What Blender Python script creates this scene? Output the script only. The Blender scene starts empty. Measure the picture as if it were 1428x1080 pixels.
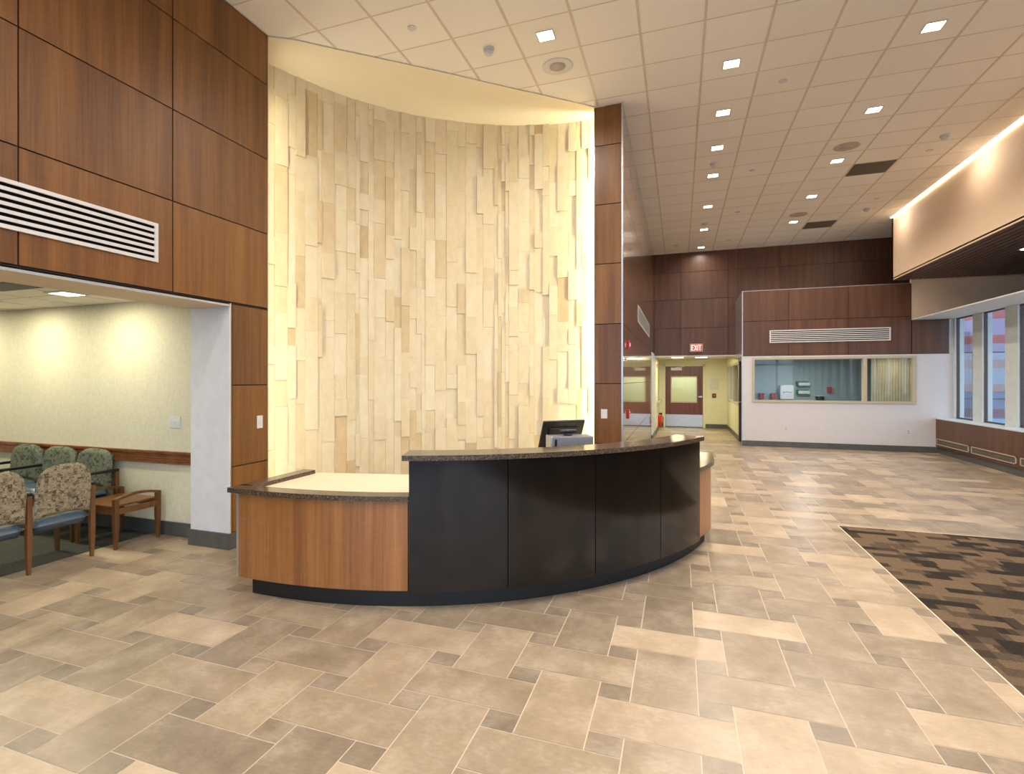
import bpy, bmesh, math, random
from mathutils import Vector
random.seed(7)
PI = math.pi
C = bpy.context.scene.collection
SC = bpy.context.scene
# ------------------------------------------------------------------ camera, world, exposure
cam = bpy.data.cameras.new('camera'); camo = bpy.data.objects.new('camera', cam); C.objects.link(camo)
camo.location = (0, 0, 1.58); camo.rotation_euler = (PI/2, 0, math.radians(18.42))
cam.sensor_width = 36; cam.lens = 700.7/1428*36; cam.shift_y = -10.9/1428
cam.clip_start = .05; cam.clip_end = 300
SC.camera = camo
SC.view_settings.view_transform = 'Standard'; SC.view_settings.look = 'None'
SC.view_settings.gamma = 1; SC.view_settings.use_curve_mapping = False
SC.view_settings.exposure = 0.40
world = bpy.data.worlds.new('sky'); SC.world = world; world.use_nodes = True
wn = world.node_tree; wn.nodes.clear()
wo = wn.nodes.new('ShaderNodeOutputWorld'); wb = wn.nodes.new('ShaderNodeBackground')
wr = wn.nodes.new('ShaderNodeValToRGB'); wt = wn.nodes.new('ShaderNodeTexCoord'); ws = wn.nodes.new('ShaderNodeSeparateXYZ')
wr.color_ramp.elements[0].position = 0; wr.color_ramp.elements[0].color = (.58, .70, .86, 1)
wr.color_ramp.elements[1].position = .6; wr.color_ramp.elements[1].color = (.30, .46, .78, 1)
wb.inputs[1].default_value = 3.5
wn.links.new(wt.outputs['Generated'], ws.inputs[0]); wn.links.new(ws.outputs[2], wr.inputs[0])
wn.links.new(wr.outputs[0], wb.inputs[0]); wn.links.new(wb.outputs[0], wo.inputs[0])

WARM = (1.0, .885, .775)
def area(name, loc, size, power, col, direction=(0, 0, -1), sy=None, spread=180):
    l = bpy.data.lights.new(name, 'AREA'); l.energy = power; l.color = col; l.size = size
    if sy: l.shape = 'RECTANGLE'; l.size_y = sy
    l.spread = math.radians(spread)
    o = bpy.data.objects.new(name, l); C.objects.link(o); o.location = loc
    o.rotation_euler = Vector(direction).to_track_quat('-Z', 'Y').to_euler()
    return o
# vertical cove strips hidden behind the wood wall end and the wood column, washing the stone niche
area('niche_strip_light', (-4.12, 4.22, 2.40), .06, 17, (1, .92, .70), (.55, 1, 0), 4.5)
area('niche_strip_light', (-.88, 6.58, 2.53), .06, 42, (1, .92, .66), (-1, .35, 0), 5.0)
# waiting room, corridor, exam room lamps
P_DOWN = 24
# ------------------------------------------------------------------ materials
def srgb(r, g, b):
    f = lambda c: (c/255/12.92) if c/255 <= .04045 else ((c/255+.055)/1.055)**2.4
    return (f(r), f(g), f(b), 1)
class NT:
    def __init__(s, name):
        s.m = bpy.data.materials.new(name); s.m.use_nodes = True; s.t = s.m.node_tree
        s.b = s.t.nodes['Principled BSDF']
    def n(s, typ, ins=None, **kw):
        nd = s.t.nodes.new(typ)
        for k, v in kw.items(): setattr(nd, k, v)
        for k, v in (ins or {}).items():
            if isinstance(v, bpy.types.NodeSocket): s.t.links.new(v, nd.inputs[k])
            else: nd.inputs[k].default_value = v
        return nd
    def set(s, k, v):
        if isinstance(v, bpy.types.NodeSocket): s.t.links.new(v, s.b.inputs[k])
        else: s.b.inputs[k].default_value = v
    def math(s, op, a, b=0, c=0):
        return s.n('ShaderNodeMath', {0: a, 1: b, 2: c}, operation=op).outputs[0]
    def ramp(s, f, stops, interp='LINEAR'):
        r = s.n('ShaderNodeValToRGB', {0: f}); cr = r.color_ramp; cr.interpolation = interp
        while len(cr.elements) < len(stops): cr.elements.new(.5)
        for e, (p, c) in zip(cr.elements, stops): e.position = p; e.color = c
        return r.outputs[0]
    def mix(s, f, a, b, mode='MIX'):
        m = s.n('ShaderNodeMix', None, data_type='RGBA', blend_type=mode)
        for k, v in ((0, f), (6, a), (7, b)):
            if isinstance(v, bpy.types.NodeSocket): s.t.links.new(v, m.inputs[k])
            else: m.inputs[k].default_value = v
        return m.outputs[2]
    def coord(s, scale=(1, 1, 1)):
        g = s.n('ShaderNodeNewGeometry')
        return s.n('ShaderNodeMapping', {0: g.outputs['Position'], 3: scale}).outputs[0]
    def noise(s, vec, scale, detail=3, w=None, rough=.5):
        d = {'Vector': vec, 'Scale': scale, 'Detail': detail, 'Roughness': rough}
        if w is not None: d['W'] = w
        return s.n('ShaderNodeTexNoise', d, noise_dimensions='4D' if w is not None else '3D').outputs[0]
    def tone(s):
        return s.n('ShaderNodeAttribute', None, attribute_name='tone').outputs['Fac']
def plain(name, col, rough=.5, metal=0, coat=0, emit=None, estr=0, var=.04):
    t = NT(name); c = t.coord()
    nz = t.noise(c, 9, 3)
    lo = tuple(x*(1-var) for x in col[:3])+(1,); hi = tuple(min(1, x*(1+var)) for x in col[:3])+(1,)
    t.set('Base Color', t.ramp(nz, [(.3, lo), (.7, hi)]))
    t.set('Roughness', rough); t.set('Metallic', metal)
    if coat: t.set('Coat Weight', coat); t.set('Coat Roughness', .06)
    if emit: t.set('Emission Color', emit); t.set('Emission Strength', estr)
    return t.m
def wood(name, dark, mid, light, rough=.35, coat=0, coatr=.1, tonev=.12, fine=1.0, vert=True):
    t = NT(name); tn = t.tone(); w = t.math('MULTIPLY', tn, 40)
    z = .35 if vert else 9
    a = t.noise(t.coord((6, 6, z*.7)), 1.6, 3, w)
    b = t.noise(t.coord((60, 60, 1.4 if vert else 60)), 1.3*fine, 4, w)
    fig = t.noise(t.coord((22, 22, 60 if vert else 10)), .9, 2, w)
    s = t.math('MULTIPLY_ADD', b, .34, t.math('MULTIPLY_ADD', fig, .10, t.math('MULTIPLY', a, .62)))
    s = t.math('ADD', s, t.math('MULTIPLY_ADD', tn, tonev, -tonev/2))
    t.set('Base Color', t.ramp(s, [(.38, dark), (.53, mid), (.70, light)]))
    t.set('Roughness', rough)
    if coat: t.set('Coat Weight', coat); t.set('Coat Roughness', coatr)
    return t.m
M = {}
M['cherry'] = wood('cherry_panel', srgb(92, 55, 20), srgb(116, 73, 28), srgb(136, 91, 40), .4)
M['cherry_far'] = wood('dark_cherry_panel', srgb(78, 50, 33), srgb(94, 61, 40), srgb(112, 75, 50), .4)
M['cherry_gloss'] = wood('glossy_cherry_panel', srgb(84, 54, 30), srgb(106, 70, 40), srgb(128, 88, 52), .2, 1, .04)
M['desk_wood'] = wood('desk_cherry', srgb(126, 78, 38), srgb(152, 98, 50), srgb(174, 120, 68), .35, .3, .15)
M['chair_wood'] = wood('oak_stain', srgb(80, 50, 24), srgb(106, 68, 34), srgb(126, 86, 46), .4)
M['rail_wood'] = wood('rail_cherry', srgb(92, 50, 24), srgb(122, 70, 35), srgb(146, 90, 50), .35, vert=False)
M['door_wood'] = wood('door_wood', srgb(80, 36, 22), srgb(104, 50, 30), srgb(126, 66, 40), .35)
M['espresso'] = wood('espresso_gloss', srgb(12, 8, 5), srgb(17, 12, 8), srgb(23, 16, 11), .14, .05, .04, .1)
M['joint'] = plain('joint_shadow_gap', srgb(28, 20, 15), .8)
M['toe'] = plain('black_toe_kick', srgb(18, 17, 16), .5)
M['white'] = plain('white_paint', srgb(216, 216, 216), .6)
M['whitewall'] = plain('offwhite_wall', srgb(212, 208, 206), .6, var=.015)
M['cream'] = plain('cream_paint', srgb(222, 203, 172), .7, var=.015)
M['niche_ceil'] = plain('niche_ceiling_paint', srgb(240, 228, 200), .7, var=.01)
M['tan'] = plain('peach_paint', srgb(234, 208, 176), .7, var=.015)
M['yellowwall'] = plain('corridor_paint', srgb(222, 216, 182), .6, var=.02)
M['metalwhite'] = plain('powder_coated_white', srgb(214, 212, 208), .4)
M['alu'] = plain('brushed_aluminium', srgb(190, 192, 196), .35, .8)
M['steel'] = plain('stainless_steel', srgb(190, 192, 194), .28, .9)
M['slate'] = plain('slate_base_tile', srgb(84, 84, 80), .35, var=.15)
M['dark'] = plain('dark_void', srgb(20, 17, 14), .9); M['dark'].node_tree.nodes['Principled BSDF'].inputs['Specular IOR Level'].default_value = 0
M['grille'] = plain('taupe_grille', srgb(120, 108, 92), .6)
M['speaker'] = plain('speaker_grey', srgb(190, 178, 160), .6)
M['tee'] = plain('ceiling_tee', srgb(216, 203, 178), .5)
M['lens'] = plain('lamp_lens', srgb(255, 246, 226), .4, emit=(1, .9, .72, 1), estr=9)
M['fluor'] = plain('fluorescent_lens', srgb(255, 250, 220), .4, emit=(1, .95, .6, 1), estr=6)
M['black'] = plain('black_plastic', srgb(24, 24, 26), .3)
M['greyplastic'] = plain('grey_plastic', srgb(112, 114, 120), .4)
M['red'] = plain('fire_red', srgb(190, 30, 26), .35)
M['redplastic'] = plain('sharps_red', srgb(190, 52, 44), .4)
M['bronze'] = plain('bronze_frame', srgb(78, 62, 50), .45)
M['tanframe'] = plain('tan_window_frame', srgb(188, 176, 150), .5)
M['laminate'] = plain('cream_laminate', srgb(238, 218, 190), .5, var=.01)
M['teal'] = plain('teal_grey_wall', srgb(146, 162, 158), .6)
M['curtain'] = plain('cream_curtain', srgb(198, 188, 156), .8, var=.08)
M['green'] = plain('green_card', srgb(64, 120, 84), .6)
M['yellow'] = plain('yellow_tag', srgb(210, 190, 40), .5)
M['pier'] = plain('window_pier_paint', srgb(204, 214, 212), .45)
M['slat'] = wood('dark_slat', srgb(72, 54, 50), srgb(88, 66, 60), srgb(104, 80, 72), .5, vert=False)
M['seatblue'] = plain('blue_vinyl', srgb(72, 88, 104), .35, coat=.2)
M['ground'] = plain('paving', srgb(170, 172, 176), .8)
M['exitred'] = plain('exit_letter', srgb(255, 70, 60), .5, emit=(1, .55, .48, 1), estr=2.2)
M['exitface'] = plain('exit_face', srgb(150, 30, 30), .5, emit=(1, .03, .03, 1), estr=.7)
def m_ceiling():
    t = NT('mineral_ceiling_tile'); tn = t.tone()
    nz = t.noise(t.coord(), 120, 2)
    base = t.ramp(tn, [(0, srgb(243, 236, 224)), (1, srgb(247, 241, 230))])
    t.set('Base Color', t.mix(.06, base, t.ramp(nz, [(.4, srgb(190, 176, 156)), (.6, srgb(240, 228, 210))])))
    t.set('Roughness', .85); return t.m
M['ctile'] = m_ceiling()
def m_floor(name, cols, rough, grout=False):
    t = NT(name); tn = t.tone(); w = t.math('MULTIPLY', tn, 60)
    a = t.noise(t.coord((3, 3, 3)), 1.3, 8, w, .68); b = t.noise(t.coord((11, 30, 11)), 2.2, 6, w, .65)
    base = t.ramp(tn, [(i/(len(cols)-1), c) for i, c in enumerate(cols)])
    mott = t.ramp(t.math('MULTIPLY_ADD', a, .75, t.math('MULTIPLY', b, .25)), [(.36, srgb(110, 93, 70)), (.5, srgb(158, 140, 114)), (.64, srgb(206, 189, 166))])
    c = t.mix(.42, base, mott)
    t.set('Base Color', c)
    t.set('Roughness', t.math('MULTIPLY_ADD', a, .25, rough-.1)); t.set('Specular IOR Level', .5)
    return t.m
M['floortile'] = m_floor('porcelain_tile', [srgb(112, 104, 92), srgb(132, 120, 104), srgb(150, 135, 113), srgb(163, 146, 122), srgb(198, 177, 148)], .3)
M['grout'] = plain('pale_grout', srgb(204, 190, 166), .7)
def m_stone():
    t = NT('split_limestone'); tn = t.tone(); w = t.math('MULTIPLY', tn, 50)
    a = t.noise(t.coord((5, 5, 3)), 2.2, 6, w, .6)
    base = t.ramp(tn, [(0, srgb(184, 161, 118)), (.2, srgb(201, 181, 141)), (.5, srgb(211, 195, 160)), (.8, srgb(218, 206, 176)), (1, srgb(196, 168, 122))])
    t.set('Base Color', t.mix(.25, base, t.ramp(a, [(.35, srgb(192, 172, 132)), (.65, srgb(228, 214, 184))])))
    t.set('Roughness', .6)
    bp = t.n('ShaderNodeBump', {'Strength': .15, 'Distance': .01, 'Height': t.noise(t.coord(), 40, 4)})
    t.t.links.new(bp.outputs[0], t.b.inputs['Normal']); return t.m
M['stone'] = m_stone()
def m_granite():
    t = NT('brown_granite')
    a = t.noise(t.coord(), 260, 3); b = t.noise(t.coord(), 90, 3)
    s = t.math('MULTIPLY_ADD', a, .6, t.math('MULTIPLY', b, .4))
    t.set('Base Color', t.ramp(s, [(.38, srgb(30, 26, 22)), (.48, srgb(66, 55, 44)), (.56, srgb(96, 80, 60)), (.66, srgb(140, 124, 100))]))
    t.set('Roughness', .17); return t.m
M['granite'] = m_granite()
def cellnoise(t, sx, sy, sz, seed, rowoff=None):
    """per-cell random value over a grid of cells given by per-metre frequencies; rows may be staggered"""
    g = t.n('ShaderNodeNewGeometry'); sp = t.n('ShaderNodeSeparateXYZ', {0: g.outputs['Position']})
    X = t.math('MULTIPLY', sp.outputs[0], sx); Y = t.math('MULTIPLY', sp.outputs[1], sy); Z = t.math('MULTIPLY', sp.outputs[2], sz)
    FY = t.math('FLOOR', Y); FZ = t.math('FLOOR', Z)
    if rowoff:
        r = t.n('ShaderNodeTexWhiteNoise', {'W': t.math('ADD', FY, seed*3.3)}, noise_dimensions='1D').outputs[0]
        X = t.math('MULTIPLY_ADD', r, rowoff, X)
    FX = t.math('FLOOR', X)
    v = t.n('ShaderNodeCombineXYZ', {0: t.math('ADD', FX, seed), 1: FY, 2: FZ})
    return t.n('ShaderNodeTexWhiteNoise', {'Vector': v.outputs[0]}, noise_dimensions='3D').outputs[0]
def m_rug():
    t = NT('walk_off_carpet')
    c1 = cellnoise(t, 4.0, 11.0, 0, 11, 3.7); c2 = cellnoise(t, 6.0, 11.0, 0, 37, 5.1); c3 = cellnoise(t, 3.4, 5.5, 0, 71, 2.9)
    s = t.math('MULTIPLY_ADD', c1, .45, t.math('MULTIPLY_ADD', c2, .35, t.math('MULTIPLY', c3, .25)))
    base = t.ramp(s, [(0, srgb(54, 47, 41)), (.38, srgb(72, 61, 50)), (.47, srgb(92, 78, 62)), (.56, srgb(116, 97, 76))], 'CONSTANT')
    pile = t.noise(t.coord((1, 1, 1)), 170, 2)
    t.set('Base Color', t.mix(.5, base, t.mix(1, base, t.ramp(pile, [(.35, (.25, .25, .25, 1)), (.65, (1, 1, 1, 1))]), 'MULTIPLY')))
    t.set('Roughness', .95); t.set('Specular IOR Level', .1)
    bp = t.n('ShaderNodeBump', {'Strength': .5, 'Distance': .01, 'Height': pile}); t.t.links.new(bp.outputs[0], t.b.inputs['Normal'])
    return t.m
M['rug'] = m_rug()
def m_fabric(name, cols, f):
    t = NT(name)
    g1 = cellnoise(t, f, f, f, 5); g2 = cellnoise(t, f*2.4, f*2.4, f*2.4, 19)
    s = t.math('MULTIPLY_ADD', g1, .62, t.math('MULTIPLY', g2, .38))
    base = t.ramp(s, [(p, c) for p, c in cols], 'CONSTANT')
    t.set('Base Color', base); t.set('Roughness', .9); t.set('Specular IOR Level', .15)
    return t.m
M['fab_back'] = m_fabric('beige_squares_fabric', [(0, srgb(88, 76, 56)), (.2, srgb(118, 106, 84)), (.36, srgb(142, 130, 104)), (.6, srgb(158, 146, 116)), (.84, srgb(106, 98, 78))], 34)
M['fab_front'] = m_fabric('green_squares_fabric', [(0, srgb(66, 72, 64)), (.22, srgb(94, 98, 82)), (.42, srgb(116, 118, 94)), (.66, srgb(104, 112, 100)), (.84, srgb(76, 86, 84))], 34)
def m_carpet2():
    t = NT('waiting_room_carpet')
    n = t.noise(t.coord((1, 1, 1)), 90, 3)
    t.set('Base Color', t.ramp(n, [(.35, srgb(46, 47, 42)), (.65, srgb(72, 71, 62))])); t.set('Roughness', .95); return t.m
M['carpet2'] = m_carpet2()
def m_glass(name, tint, refl):
    m = bpy.data.materials.new(name); m.use_nodes = True; t = m.node_tree; t.nodes.clear()
    o = t.nodes.new('ShaderNodeOutputMaterial'); mx = t.nodes.new('ShaderNodeMixShader')
    tr = t.nodes.new('ShaderNodeBsdfTransparent'); gl = t.nodes.new('ShaderNodeBsdfGlossy'); lw = t.nodes.new('ShaderNodeLayerWeight'); pw = t.nodes.new('ShaderNodeMath'); ma = t.nodes.new('ShaderNodeMath')
    tr.inputs[0].default_value = tint; gl.inputs[1].default_value = .02; lw.inputs[0].default_value = .5; pw.operation = 'POWER'; pw.inputs[1].default_value = 5; ma.operation = 'MULTIPLY_ADD'; ma.inputs[1].default_value = 1-refl; ma.inputs[2].default_value = refl
    t.links.new(lw.outputs[1], pw.inputs[0]); t.links.new(pw.outputs[0], ma.inputs[0]); t.links.new(ma.outputs[0], mx.inputs[0]); t.links.new(tr.outputs[0], mx.inputs[1]); t.links.new(gl.outputs[0], mx.inputs[2])
    t.links.new(mx.outputs[0], o.inputs[0]); return m
M['glass'] = m_glass('clear_glass', (.92, .96, .97, 1), .04)
M['greenglass'] = m_glass('green_tinted_glass', (.55, .72, .72, 1), .08)
def m_brick():
    t = NT('striped_brick_facade')
    g = t.n('ShaderNodeNewGeometry'); sp = t.n('ShaderNodeSeparateXYZ', {0: g.outputs['Position']})
    z = t.math('FRACT', t.math('MULTIPLY', sp.outputs[2], .98))
    y = t.math('FRACT', t.math('MULTIPLY', sp.outputs[1], .31))
    band = t.math('LESS_THAN', z, .34); blk = t.math('LESS_THAN', y, .5)
    red = t.mix(blk, srgb(168, 100, 84), srgb(152, 86, 76)); pale = t.mix(blk, srgb(150, 148, 156), srgb(140, 124, 134))
    t.set('Base Color', t.mix(band, pale, red)); t.set('Roughness', .8); return t.m
M['brick'] = m_brick()

# ------------------------------------------------------------------ mesh builder
class MB:
    def __init__(s): s.v = []; s.f = []; s.mi = []; s.tn = []; s.sm = []
    def face(s, pts, mat=0, tone=.5, smooth=False):
        i = len(s.v); s.v += [tuple(p) for p in pts]; s.f.append(tuple(range(i, i+len(pts))))
        s.mi.append(mat); s.tn.append(tone); s.sm.append(smooth)
    def mesh(s, vs, fs, mat=0, tone=.5, smooth=False):
        i = len(s.v); s.v += [tuple(p) for p in vs]
        for f in fs: s.f.append(tuple(i+k for k in f)); s.mi.append(mat); s.tn.append(tone); s.sm.append(smooth)
    def box(s, x0, x1, y0, y1, z0, z1, mat=0, tone=.5):
        x0, x1 = sorted((x0, x1)); y0, y1 = sorted((y0, y1)); z0, z1 = sorted((z0, z1))
        v = [(x, y, z) for z in (z0, z1) for y in (y0, y1) for x in (x0, x1)]
        s.mesh(v, [(0, 2, 3, 1), (4, 5, 7, 6), (0, 1, 5, 4), (2, 6, 7, 3), (0, 4, 6, 2), (1, 3, 7, 5)], mat, tone)
    def prism(s, poly, z0, z1, mat=0, tone=.5, smooth=False):
        n = len(poly); a = sum(poly[i][0]*poly[(i+1) % n][1]-poly[(i+1) % n][0]*poly[i][1] for i in range(n))
        if a < 0: poly = poly[::-1]
        v = [(p[0], p[1], z0) for p in poly]+[(p[0], p[1], z1) for p in poly]
        s.mesh(v, [tuple(range(n-1, -1, -1)), tuple(range(n, 2*n))], mat, tone)
        s.mesh(v, [(i, (i+1) % n, n+(i+1) % n, n+i) for i in range(n)], mat, tone, smooth)
    def lathe(s, c, prof, seg=24, axis='Z', mat=0, tone=.5, smooth=True):
        v = []
        for r, h in prof:
            for k in range(seg):
                a = 2*PI*k/seg; p = (r*math.cos(a), r*math.sin(a), h)
                if axis == 'X': p = (p[2], p[0], p[1])
                if axis == 'Y': p = (p[0], p[2], p[1])
                v.append((c[0]+p[0], c[1]+p[1], c[2]+p[2]))
        f = []
        for j in range(len(prof)-1):
            for k in range(seg):
                q = (j*seg+k, j*seg+(k+1) % seg, (j+1)*seg+(k+1) % seg, (j+1)*seg+k)
                f.append(q)
        f.append(tuple(range(seg-1, -1, -1))); f.append(tuple((len(prof)-1)*seg+k for k in range(seg)))
        s.mesh(v, f, mat, tone, smooth)
    def bar(s, a, b, w, h, mat=0, tone=.5, up=(0, 0, 1)):
        a, b = Vector(a), Vector(b); d = (b-a).normalized(); r = d.cross(Vector(up))
        if r.length < 1e-4: r = d.cross(Vector((0, 1, 0)))
        r.normalize(); u = r.cross(d); v = []
        for p in (a, b):
            for i, j in ((-1, -1), (1, -1), (1, 1), (-1, 1)): v.append(p+r*i*w/2+u*j*h/2)
        s.mesh(v, [(0, 1, 2, 3), (7, 6, 5, 4), (0, 4, 5, 1), (1, 5, 6, 2), (2, 6, 7, 3), (3, 7, 4, 0)], mat, tone)
    def tube(s, pts, r, seg=10, mat=0, tone=.5):
        pts = [Vector(p) for p in pts]; v = []
        for i, p in enumerate(pts):
            d = (pts[min(i+1, len(pts)-1)]-pts[max(i-1, 0)]).normalized()
            ref = Vector((0, 0, 1)) if abs(d.z) < .9 else Vector((0, 1, 0))
            a = d.cross(ref).normalized(); b = a.cross(d)
            for k in range(seg):
                t = 2*PI*k/seg; v.append(p+a*r*math.cos(t)+b*r*math.sin(t))
        f = [(j*seg+k, j*seg+(k+1) % seg, (j+1)*seg+(k+1) % seg, (j+1)*seg+k) for j in range(len(pts)-1) for k in range(seg)]
        f += [tuple(range(seg-1, -1, -1)), tuple((len(pts)-1)*seg+k for k in range(seg))]
        s.mesh(v, f, mat, tone, True)
    def build(s, name, mats, parent=None, bevel=0, seg=2, origin=None):
        me = bpy.data.meshes.new(name)
        org = Vector((0, 0, 0))
        if parent is not None: org = parent.matrix_basis.translation if parent.parent is None else parent.matrix_basis.translation + parent.parent.matrix_basis.translation
        loc = Vector((0, 0, 0))
        if parent is None:
            if origin is None:
                xs, ys, zs = zip(*s.v); origin = ((min(xs)+max(xs))/2, (min(ys)+max(ys))/2, min(zs))
            loc = Vector(origin); org = loc
        me.from_pydata([tuple(Vector(p)-org) for p in s.v], [], s.f)
        if not isinstance(mats, (list, tuple)): mats = [mats]
        for m in mats: me.materials.append(m)
        at = me.attributes.new('tone', 'FLOAT', 'FACE')
        at.data.foreach_set('value', s.tn)
        me.polygons.foreach_set('material_index', s.mi); me.polygons.foreach_set('use_smooth', s.sm)
        me.update()
        o = bpy.data.objects.new(name, me); C.objects.link(o); o.location = loc; o.parent = parent
        bm = bmesh.new(); bm.from_mesh(me); bmesh.ops.recalc_face_normals(bm, faces=bm.faces); bm.to_mesh(me); bm.free()
        if bevel:
            bv = o.modifiers.new('bevel', 'BEVEL'); bv.width = bevel; bv.segments = seg; bv.limit_method = 'ANGLE'; bv.angle_limit = math.radians(40)
        return o
def empty(name, loc, label, cat, group=None, rz=0):
    o = bpy.data.objects.new(name, None); C.objects.link(o); o.location = loc; o.rotation_euler = (0, 0, rz)
    o.empty_display_size = .1
    o['label'] = label; o['category'] = cat
    if group: o['group'] = group
    return o
def tag(o, label, cat, group=None):
    o['label'] = label; o['category'] = cat
    if group: o['group'] = group
    return o
def struct(o): o['kind'] = 'structure'; return o
def dup(root, loc, label=None):
    r = root.copy(); C.objects.link(r); r.location = loc
    if label: r['label'] = label
    for ch in list(root.children):
        c = ch.copy(); C.objects.link(c); c.parent = r
        for g in list(ch.children):
            d = g.copy(); C.objects.link(d); d.parent = c
    return r

# ------------------------------------------------------------------ room dimensions
ZC = 5.057; XL = -3.95; XR = 4.35; YF = 14.61; XP = -.674; YB = -2.8; XO = 5.5; YX = 13.05
G = .005
def panels(mb, axis, face, vj, hj, thick=.018, sgn=1, mat=0, G=.005):
    """wood boards between vertical joints vj and horizontal joints hj; face = visible plane, body goes behind it"""
    for a0, a1 in zip(vj[:-1], vj[1:]):
        for z0, z1 in zip(hj[:-1], hj[1:]):
            t = random.random()
            b = face-sgn*thick
            if axis == 'x': mb.box(b, face, a0+G, a1-G, z0+G, z1-G, mat, t)
            else: mb.box(a0+G, a1-G, b, face, z0+G, z1-G, mat, t)
HJ = [.762*k for k in range(6)]+[4.55, ZC]
HJ = [0, .762, 1.524, 2.28, 3.045, 3.80, 4.55, ZC-.004]
# ---- floor
UX, UY, OX, OY = .1585, .128, -.864, 2.125
def floor_mesh():
    mb = MB(); gr = .0028
    def tile(ax, bx, ay, by):
        x0, x1, y0, y1 = OX+ax*UX, OX+bx*UX, OY+ay*UY, OY+by*UY
        if x1 < -5.5 or x0 > 8 or y1 < YB-.6 or y0 > 17.6: return
        if x0 > 1.62 and y1 < 6.24 and x1 < 5.2: return
        small = (bx-ax) == 1
        t = random.uniform(0, .35) if small else random.choice([random.uniform(.1, .9)]*5+[random.uniform(.9, 1)])
        mb.face([(x0+gr, y0+gr, 0), (x1-gr, y0+gr, 0), (x1-gr, y1-gr, 0), (x0+gr, y1-gr, 0)], 0, t)
    for i in range(-14, 22):
        for j in range(-16, 44):
            tile(3*i, 3*i+1, 3*j, 3*j+1)
            if (i+j) % 2 == 0:
                tile(3*i+1, 3*i+3, 3*j, 3*j+4)
                tile(3*i-3, 3*i+1, 3*j+1, 3*j+3)
    mb.face([(-9.2, YB-.2, -.0015), (8, YB-.2, -.0015), (8, 17.6, -.0015), (-9.2, 17.6, -.0015)], 1)
    return mb.build('floor', [M['floortile'], M['grout']], origin=(0, 5, 0))
struct(floor_mesh())
mb = MB(); mb.box(1.625, 5.2, YB, 6.24, .0005, .004)
tag(mb.build('entrance_carpet', M['rug']), 'brown and black patterned walk-off carpet set flush into the beige tile floor', 'carpet')
mb = MB(); mb.box(1.618, 1.625, YB, 6.246, -.001, .004); mb.box(1.625, 5.2, 6.24, 6.246, -.001, .004)
struct(mb.build('trim_1', M['laminate']))
mb = MB(); mb.box(-9.2, -5.14, YB, 3.76, .0, .004)
struct(mb.build('floor_waiting_room', M['carpet2']))
# ---- ceiling
def ceiling():
    mb = MB(); tx, ty = .6096, .5307; x0, y0 = -.372, 4.142
    for i in range(-7, 9):
        for j in range(-14, 21):
            a, b = x0+i*tx, x0+(i+1)*tx; c, d = y0+j*ty, y0+(j+1)*ty
            a, b = max(a, XL), min(b, XR); c, d = max(c, YB), min(d, YF)
            if b <= a or d <= c: continue
            if a+.05 > 4.3 and False: continue
            mb.face([(a, c, ZC), (a, d, ZC), (b, d, ZC), (b, c, ZC)], 0, random.random())
    for i in range(-6, 9):
        x = x0+i*tx
        if XL < x < XR: mb.box(x-.012, x+.012, YB, YF, ZC-.004, ZC+.004, 1)
    for j in range(-13, 20):
        y = y0+j*ty
        mb.box(XL, XR, y-.006, y+.006, ZC-.0025, ZC+.004, 1)
    mb.box(XR, 7.6, 12.87, YX+.1, ZC, ZC+.05, 0); mb.box(XR, 5.6, YX+.1, YF, ZC, ZC+.05, 0)
    mb.box(-9.4, 7.8, YB-.1, YX+.1, ZC+.07, ZC+.12, 0); mb.box(-9.4, 5.6, YX+.1, YF+.4, ZC+.07, ZC+.12, 0)
    mb.box(-5.4, XP, 3.6, 7.2, ZC+.02, ZC+.06, 0)
    return mb.build('ceiling', [M['ctile'], M['tee']])
struct(ceiling())
# ---- niche: drywall lid and curved stone wall
NC = (-1.022, 3.258); NR = 3.445
arc = [(NC[0]+NR*math.cos(a), NC[1]+NR*math.sin(a)) for a in [math.radians(170-k*2.5) for k in range(0, 34)]]
mb = MB(); poly = [(-1.028, 6.405), (-3.945, 4.045), (-4.43, 4.045)]+arc[1:]+[(-.70, 6.69), (-.70, 6.44)]
soff = [(-3.945, 4.045), (-3.738, 4.16), (-3.429, 4.415), (-3.103, 4.672), (-2.821, 4.902), (-2.479, 5.18), (-2.2, 5.419), (-1.849, 5.715), (-1.594, 5.92), (-1.206, 6.25), (-1.028, 6.405)]
poly = soff[::-1]+[(-4.43, 4.045)]+[p for p in arc if p[1] > 4.1]+[(-.70, 6.69), (-.70, 6.44)]
mb.prism(poly, ZC-.014, ZC-.005)
struct(mb.build('ceiling_niche', M['niche_ceil']))
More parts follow.
